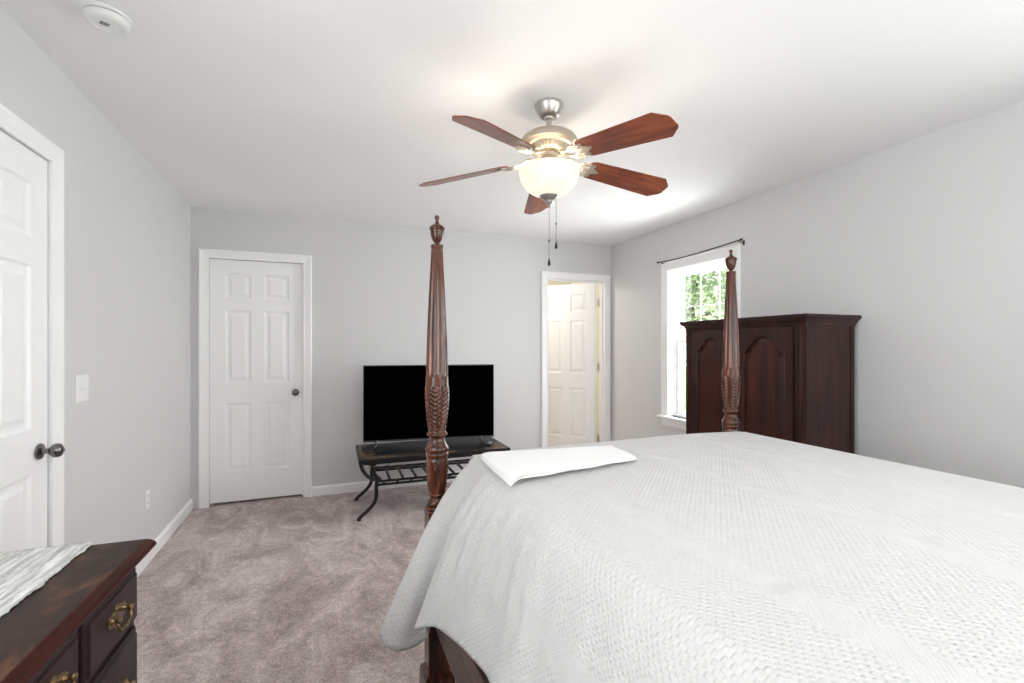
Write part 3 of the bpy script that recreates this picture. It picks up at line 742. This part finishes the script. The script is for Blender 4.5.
# remote control beside the right foot of the television
rm = empty('remote_control', (2.325, 3.80, .4625), R(60)); tag(rm, 'slim dark remote control at the right end of the slate table', 'remote control')
MB().box(-.075, .075, -.019, .019, 0, .018).build('remote_body', 'black', rm, bevel=.005)
kb = MB()
for i in range(7):
    for j in range(3): kb.lathe([(0, 0), (.0035, 0), (.003, .002), (0, .0022)], 8, (-.055+i*.016, -.011+j*.011, .018))
kb.build('button', 'silver', rm)
cb_ = MB().tube(catmull([(1.62, 4.2455, .40), (1.60, 4.249, .33), (1.52, 4.10, .296), (1.40, 3.98, .292), (1.36, 3.86, .290)], 30), .0028, 6)
tag(cb_.build('power_cable', 'black', smooth='all'), 'thin black cable dangling behind the slate table onto its grille', 'cable')
cb_ = MB().tube(catmull([(1.30, 3.90, .4665), (1.34, 3.84, .4665), (1.42, 3.86, .4665), (1.40, 3.93, .4665), (1.33, 3.92, .4700), (1.32, 3.85, .4700), (1.39, 3.83, .4665), (1.45, 3.90, .4665)], 50), .0035, 6)
tag(cb_.build('coiled_cable', 'black', smooth='all'), 'short coiled black cable lying on the left end of the slate table', 'cable')

K = (CZ-FZ)/CZ; CAM = Vector((CX, CY, CZ))
for nm in ('slate_top_table', 'television', 'remote_control', 'power_cable', 'coiled_cable'):
    o = bpy.data.objects[nm]; o.location = CAM+(o.location-CAM)*K; o.scale = (K, K, K)

# ------------------------------------------------------------------ ceiling fan
def fan():
    fx, fy = CX+.990, 2.012
    root = tag(empty('ceiling_fan', (fx, fy, H)), 'five-blade cherry and nickel ceiling fan with lit alabaster bowl', 'ceiling fan')
    z = lambda a: a-H
    MB().lathe([(0, z(2.44)), (.068, z(2.44)), (.0685, z(2.430)), (.066, z(2.424)), (.050, z(2.390)), (.043, z(2.381)), (.034, z(2.378)), (.0, z(2.378))], 40, cap=False).build('canopy', 'nickel', root, smooth=True)
    MB().lathe([(0, z(2.380)), (.024, z(2.380)), (.022, z(2.368)), (.013, z(2.365)), (.0125, z(2.30)), (0, z(2.30))], 24, cap=False).build('downrod', 'nickel', root, smooth=True)
    MB().lathe([(0, z(2.308)), (.035, z(2.308)), (.070, z(2.304)), (.104, z(2.294)), (.124, z(2.281)), (.131, z(2.270)), (.133, z(2.262)), (.1325, z(2.250)), (.128, z(2.246)), (.122, z(2.244)), (.118, z(2.238)), (.108, z(2.234)), (.0, z(2.234))], 56, cap=False).build('motor_housing', 'nickel_warm', root, smooth=True)
    # vented collar
    v = MB().lathe([(0, z(2.238)), (.100, z(2.238)), (.094, z(2.222)), (.078, z(2.206)), (.070, z(2.203)), (0, z(2.203))], 96, cap=False,
                   mod=lambda a, zz, r: (-.0055 if r > .072 and math.sin(a*36) > 0 and z(2.236) > zz > z(2.205) else 0))
    v.build('vent_collar', 'nickel_warm', root, smooth=True)
    MB().lathe([(0, z(2.205)), (.050, z(2.205)), (.056, z(2.200)), (.056, z(2.188)), (.050, z(2.182)), (0, z(2.182))], 48, cap=False).build('flywheel', 'nickel_warm', root, smooth=True)
    MB().lathe([(0, z(2.184)), (.040, z(2.184)), (.040, z(2.166)), (.062, z(2.160)), (.088, z(2.152)), (.092, z(2.142)), (0, z(2.142))], 32, cap=False).build('switch_housing', 'nickel_warm', root, smooth=True)
    # glass bowl (hollow)
    out = catmull([(.138, z(2.134), 0), (.143, z(2.126), 0), (.141, z(2.104), 0), (.128, z(2.068), 0), (.098, z(2.032), 0), (.054, z(2.009), 0), (.012, z(2.002), 0)], 28)
    inn = [(p.x*.965-.001, p.y+.004) for p in reversed(out)]
    MB().lathe([(p.x, p.y) for p in out]+[(max(0.001, a), b) for a, b in inn], 56, cap=False).build('glass_bowl', 'bowl', root, smooth='all')
    MB().lathe([(0, z(2.008)), (.046, z(2.013)), (.047, z(2.008)), (.040, z(1.998)), (.026, z(1.990)), (.018, z(1.985)), (.020, z(1.980)), (.016, z(1.972)), (.008, z(1.965)), (.010, z(1.960)), (.006, z(1.953)), (0, z(1.950))], 28, cap=False).build('bowl_finial', 'nickel', root, smooth=True)
    MB().lathe([(0, z(2.16)), (.006, z(2.16)), (.006, z(2.0)), (0, z(2.0))], 8, cap=False).build('centre_rod', 'nickel', root)
    yaw = -21.7
    for ang in (164.7, 236.7, 308.7, 20.7, 92.7):
        a = R(ang+yaw)
        rz = Matrix.Rotation(a, 4, 'Z')
        # blade: local x radial, y tangential (counter-clockwise)
        Lr, Rt = .195, .668; w0, w1 = .062, .078
        poly = [(Lr+.012, -w0+.010), (Lr+.035, -w0), (Rt-.052, -w1), (Rt-.006, -w1+.040), (Rt, -w1+.052), (Rt, w1-.052), (Rt-.006, w1-.040), (Rt-.052, w1), (Lr+.035, w0), (Lr+.012, w0-.010), (Lr, .02), (Lr, -.02)]
        pitch = Matrix.Rotation(R(-15.5), 4, 'X'); droop = Matrix.Rotation(R(6.0), 4, 'Y')
        M4 = rz @ Matrix.Translation((0, 0, z(2.182))) @ droop @ pitch
        b = MB().prism(poly, 0, .0055); bo = b.build('blade', 'blade', root); bo.matrix_local = M4
        bo.modifiers.new('bevel', 'BEVEL').width = .0015
        # blade iron: scrolled bracket below the blade root
        i_ = MB()
        pl = [(Lr-.012, -.018), (Lr+.010, -.040), (Lr+.032, -.046), (Lr+.040, -.036), (Lr+.034, -.022), (Lr+.055, -.012), (Lr+.075, 0), (Lr+.055, .012), (Lr+.034, .022), (Lr+.040, .036), (Lr+.032, .046), (Lr+.010, .040), (Lr-.012, .018)]
        i_.prism(pl, -.006, -.001)
        for s_ in (-1, 1):
            sp = [(Lr-.01+.028*math.cos(t), s_*(.030+.016*math.sin(t)), -.006) for t in [R(10+30*k) for k in range(12)]]
            i_.tube(sp, .0045, 6)
            arm = catmull([(Lr+.012, s_*.030, -.005), (Lr-.03, s_*.034, -.006), (Lr-.06, s_*.020, .0), (Lr-.085, s_*.022, .010), (Lr-.108, s_*.016, .016)], 16); i_.tube(arm, .0062, 8)
            i_.lathe([(0, -.010), (.006, -.009), (.006, -.005), (0, -.005)], 10, (Lr+.025, s_*.034, 0))
        i_.lathe([(0, -.010), (.006, -.009), (.006, -.005), (0, -.005)], 10, (Lr+.060, 0, 0))
        io = i_.build('blade_iron', 'nickel_warm', bo, smooth=True)
    # pull chains
    for (ox, oy, zb, name) in ((.0, .0, 1.705, 1.955), (.031, -.012, 1.786, 2.005)):
        c = MB(); zt = name; name = 'pull_chain'
        c.tube([(ox, oy, z(zt)), (ox, oy, z(zb))], .0011, 6)
        zz = zt-.005
        while zz > zb: c.lathe([(0, -.0018), (.0019, 0), (0, .0018)], 6, (ox, oy, z(zz))); zz -= .0065
        c.lathe([(0, -.006), (.0042, -.003), (.0042, .003), (0, .006)], 8, (ox, oy, z(zb+.09)))
        co = c.build(name, 'nickel_dark', root, smooth=True)
        MB().lathe([(0, .006), (.003, .004), (.0045, -.004), (.0075, -.016), (.0075, -.022), (.004, -.028), (0, -.029)], 14, (ox, oy, z(zb)), cap=False).build('chain_fob', 'black', co, smooth=True)
    l = bpy.data.lights.new('fan_bulb', 'POINT'); l.energy = 8; l.color = (1, .92, .81); l.shadow_soft_size = .035
    lo = bpy.data.objects.new('fan_bulb', l); COL.objects.link(lo); lo.location = (fx+.05, fy+.02, 2.112)
    l2 = l.copy(); lo2 = bpy.data.objects.new('fan_bulb', l2); COL.objects.link(lo2); lo2.location = (fx-.05, fy-.02, 2.112)
fan()

# smoke detector
sd = tag(empty('smoke_detector', (.316, 2.035, H)), 'round white smoke detector on the ceiling by the left wall', 'smoke detector'); sd.scale = (.87, .87, .87)
MB().lathe([(0, 0), (.078, 0), (.078, -.008), (.074, -.011), (0, -.011)], 48, cap=False).build('mounting_plate', 'plastic', sd, smooth=True)
MB().lathe([(.0, -.010), (.069, -.010), (.069, -.015), (0, -.015)], 48, cap=False).build('vent_slot', 'dark_slot', sd, smooth=True)
MB().lathe([(0, -.0145), (.073, -.0145), (.073, -.024), (.068, -.034), (.058, -.040), (.052, -.040), (.050, -.037), (.0, -.037)], 48, cap=False).build('cover', 'plastic', sd, smooth=True)
gr = MB()
for i in range(5): gr.box(-.022+i*.006, -.019+i*.006, -.012, .012, -.0380, -.0368)
gr.build('sounder_grille', 'dark_slot', sd, rot=(0, 0, .5)); MB().lathe([(0, -.036), (.006, -.037), (.006, -.039), (0, -.0395)], 16, (.022, .006, 0), cap=False).build('test_button', 'plastic', sd, smooth=True)

# switch plate and outlet
sw = tag(empty('light_switch', (0, 2.685, 1.108), R(0)), 'white double light switch plate on the left wall beside the door', 'light switch')
MB().box(0, .005, -.058, .058, -.060, .060).build('switch_plate', 'plastic', sw, bevel=.003)
for yy in (-.023, .023):
    MB().box(.004, .007, yy-.008, yy+.008, -.014, .014).build('toggle_slot', 'plastic', sw)
    MB().box(.005, .016, yy-.004, yy+.004, *((-.001, .010) if yy > 0 else (-.010, .001))).build('toggle', 'plastic', sw, bevel=.001)
ot = tag(empty('wall_outlet', (0, 3.53, .352)), 'white electrical outlet low on the left wall', 'outlet')
MB().box(0, .005, -.036, .036, -.058, .058).build('outlet_plate', 'plastic', ot, bevel=.003)
for zz in (-.022, .022):
    s_ = MB().box(.004, .0065, -.015, .015, zz-.014, zz+.014); so = s_.build('socket', 'plastic', ot, bevel=.001)
    q = MB(); q.box(.0064, .0070, -.008, -.005, zz-.004, zz+.006); q.box(.0064, .0070, .005, .008, zz-.004, zz+.006); q.build('socket_slot', 'dark_slot', so)

# curtain rod
cr = tag(empty('curtain_rod', (W, 3.18, 2.105)), 'thin bronze curtain rod above the window on the right wall', 'curtain rod')
pts = catmull([(-.062, .492, -.008), (-.062, .25, -.016), (-.062, 0, -.014), (-.062, -.25, -.004), (-.062, -.475, .008)], 24)
MB().tube(pts, .0055, 8).build('rod', 'rod', cr, smooth=True)
for (yy, zz) in ((.492, -.008), (-.475, .008)):
    MB().lathe([(0, -.014), (.006, -.012), (.010, -.004), (.010, .004), (.006, .012), (0, .014)], 14, (-.062, yy, zz), 'y', cap=False).build('rod_finial', 'rod', cr, smooth=True)
for (yy, zz) in ((.455, -.010), (-.445, .006)):
    b = MB(); b.tube([(0, yy, zz-.012), (-.03, yy, zz-.010), (-.062, yy, zz-.003)], .004, 6); b.box(-.004, 0, yy-.008, yy+.008, zz-.03, zz+.008); b.build('rod_bracket', 'rod', cr)

# ------------------------------------------------------------------ outside the window
struct(MB().box(4.3, 40, -20, 40, -.9, -.8).build('ground', 'grass'))
def tree(loc, h, r, n, seed, label, lm='leaf'):
    rnd = random.Random(seed); root = tag(empty('tree', loc), label, 'tree', None)
    tk = MB().tube(catmull([(0, 0, 0), (.1, .05, h*.3), (-.05, .1, h*.6), (.05, 0, h*.9)], 14), [.16*(1-i/17) for i in range(15)], 10)
    for k in range(9):
        a = rnd.uniform(0, 6.28); z_ = h*rnd.uniform(.3, .75); tk.tube(catmull([(0, 0, z_), (r*.4*math.cos(a), r*.4*math.sin(a), z_+r*.25), (r*.8*math.cos(a), r*.8*math.sin(a), z_+r*.45)], 6), [.05, .045, .04, .03, .022, .015, .008], 6)
    tk.build('trunk', 'bark', root, smooth=True)
    lf = MB(); blobs = []
    for k in range(26):
        a = rnd.uniform(0, 6.28); e = rnd.uniform(-.6, 1); rr = r*rnd.uniform(.3, .85)
        blobs.append((rr*math.cos(a)*math.sqrt(1-e*e*.8), rr*math.sin(a)*math.sqrt(1-e*e*.8), h*.62+h*.36*e, r*rnd.uniform(.22, .4)))
    for k in range(n):
        b = rnd.choice(blobs); d = Vector((rnd.gauss(0, 1), rnd.gauss(0, 1), rnd.gauss(0, 1))).normalized()*b[3]*rnd.uniform(.5, 1.1); c = Vector(b[:3])+d
        u = Vector((rnd.gauss(0, 1), rnd.gauss(0, 1), rnd.gauss(0, 1))).normalized(); w = u.orthogonal().normalized(); s_ = rnd.uniform(.05, .10)
        lf.add([c-u*s_, c+w*s_*.45, c+u*s_, c-w*s_*.45], [(0, 1, 2, 3)])
    lf.build('foliage', lm, root, fix=False)
tree((10.5, 10.2, -.8), 5.6, 2.0, 9000, 1, 'leafy green tree filling the left panes of the window')
tree((9.2, 7.0, -.8), 4.6, 1.3, 5000, 2, 'smaller pale green tree behind the right panes of the window', 'leaf2')
tree((14.5, 16.0, -.8), 6.0, 2.6, 8000, 3, 'distant pale tree behind the leafy one outside the window', 'leaf2')
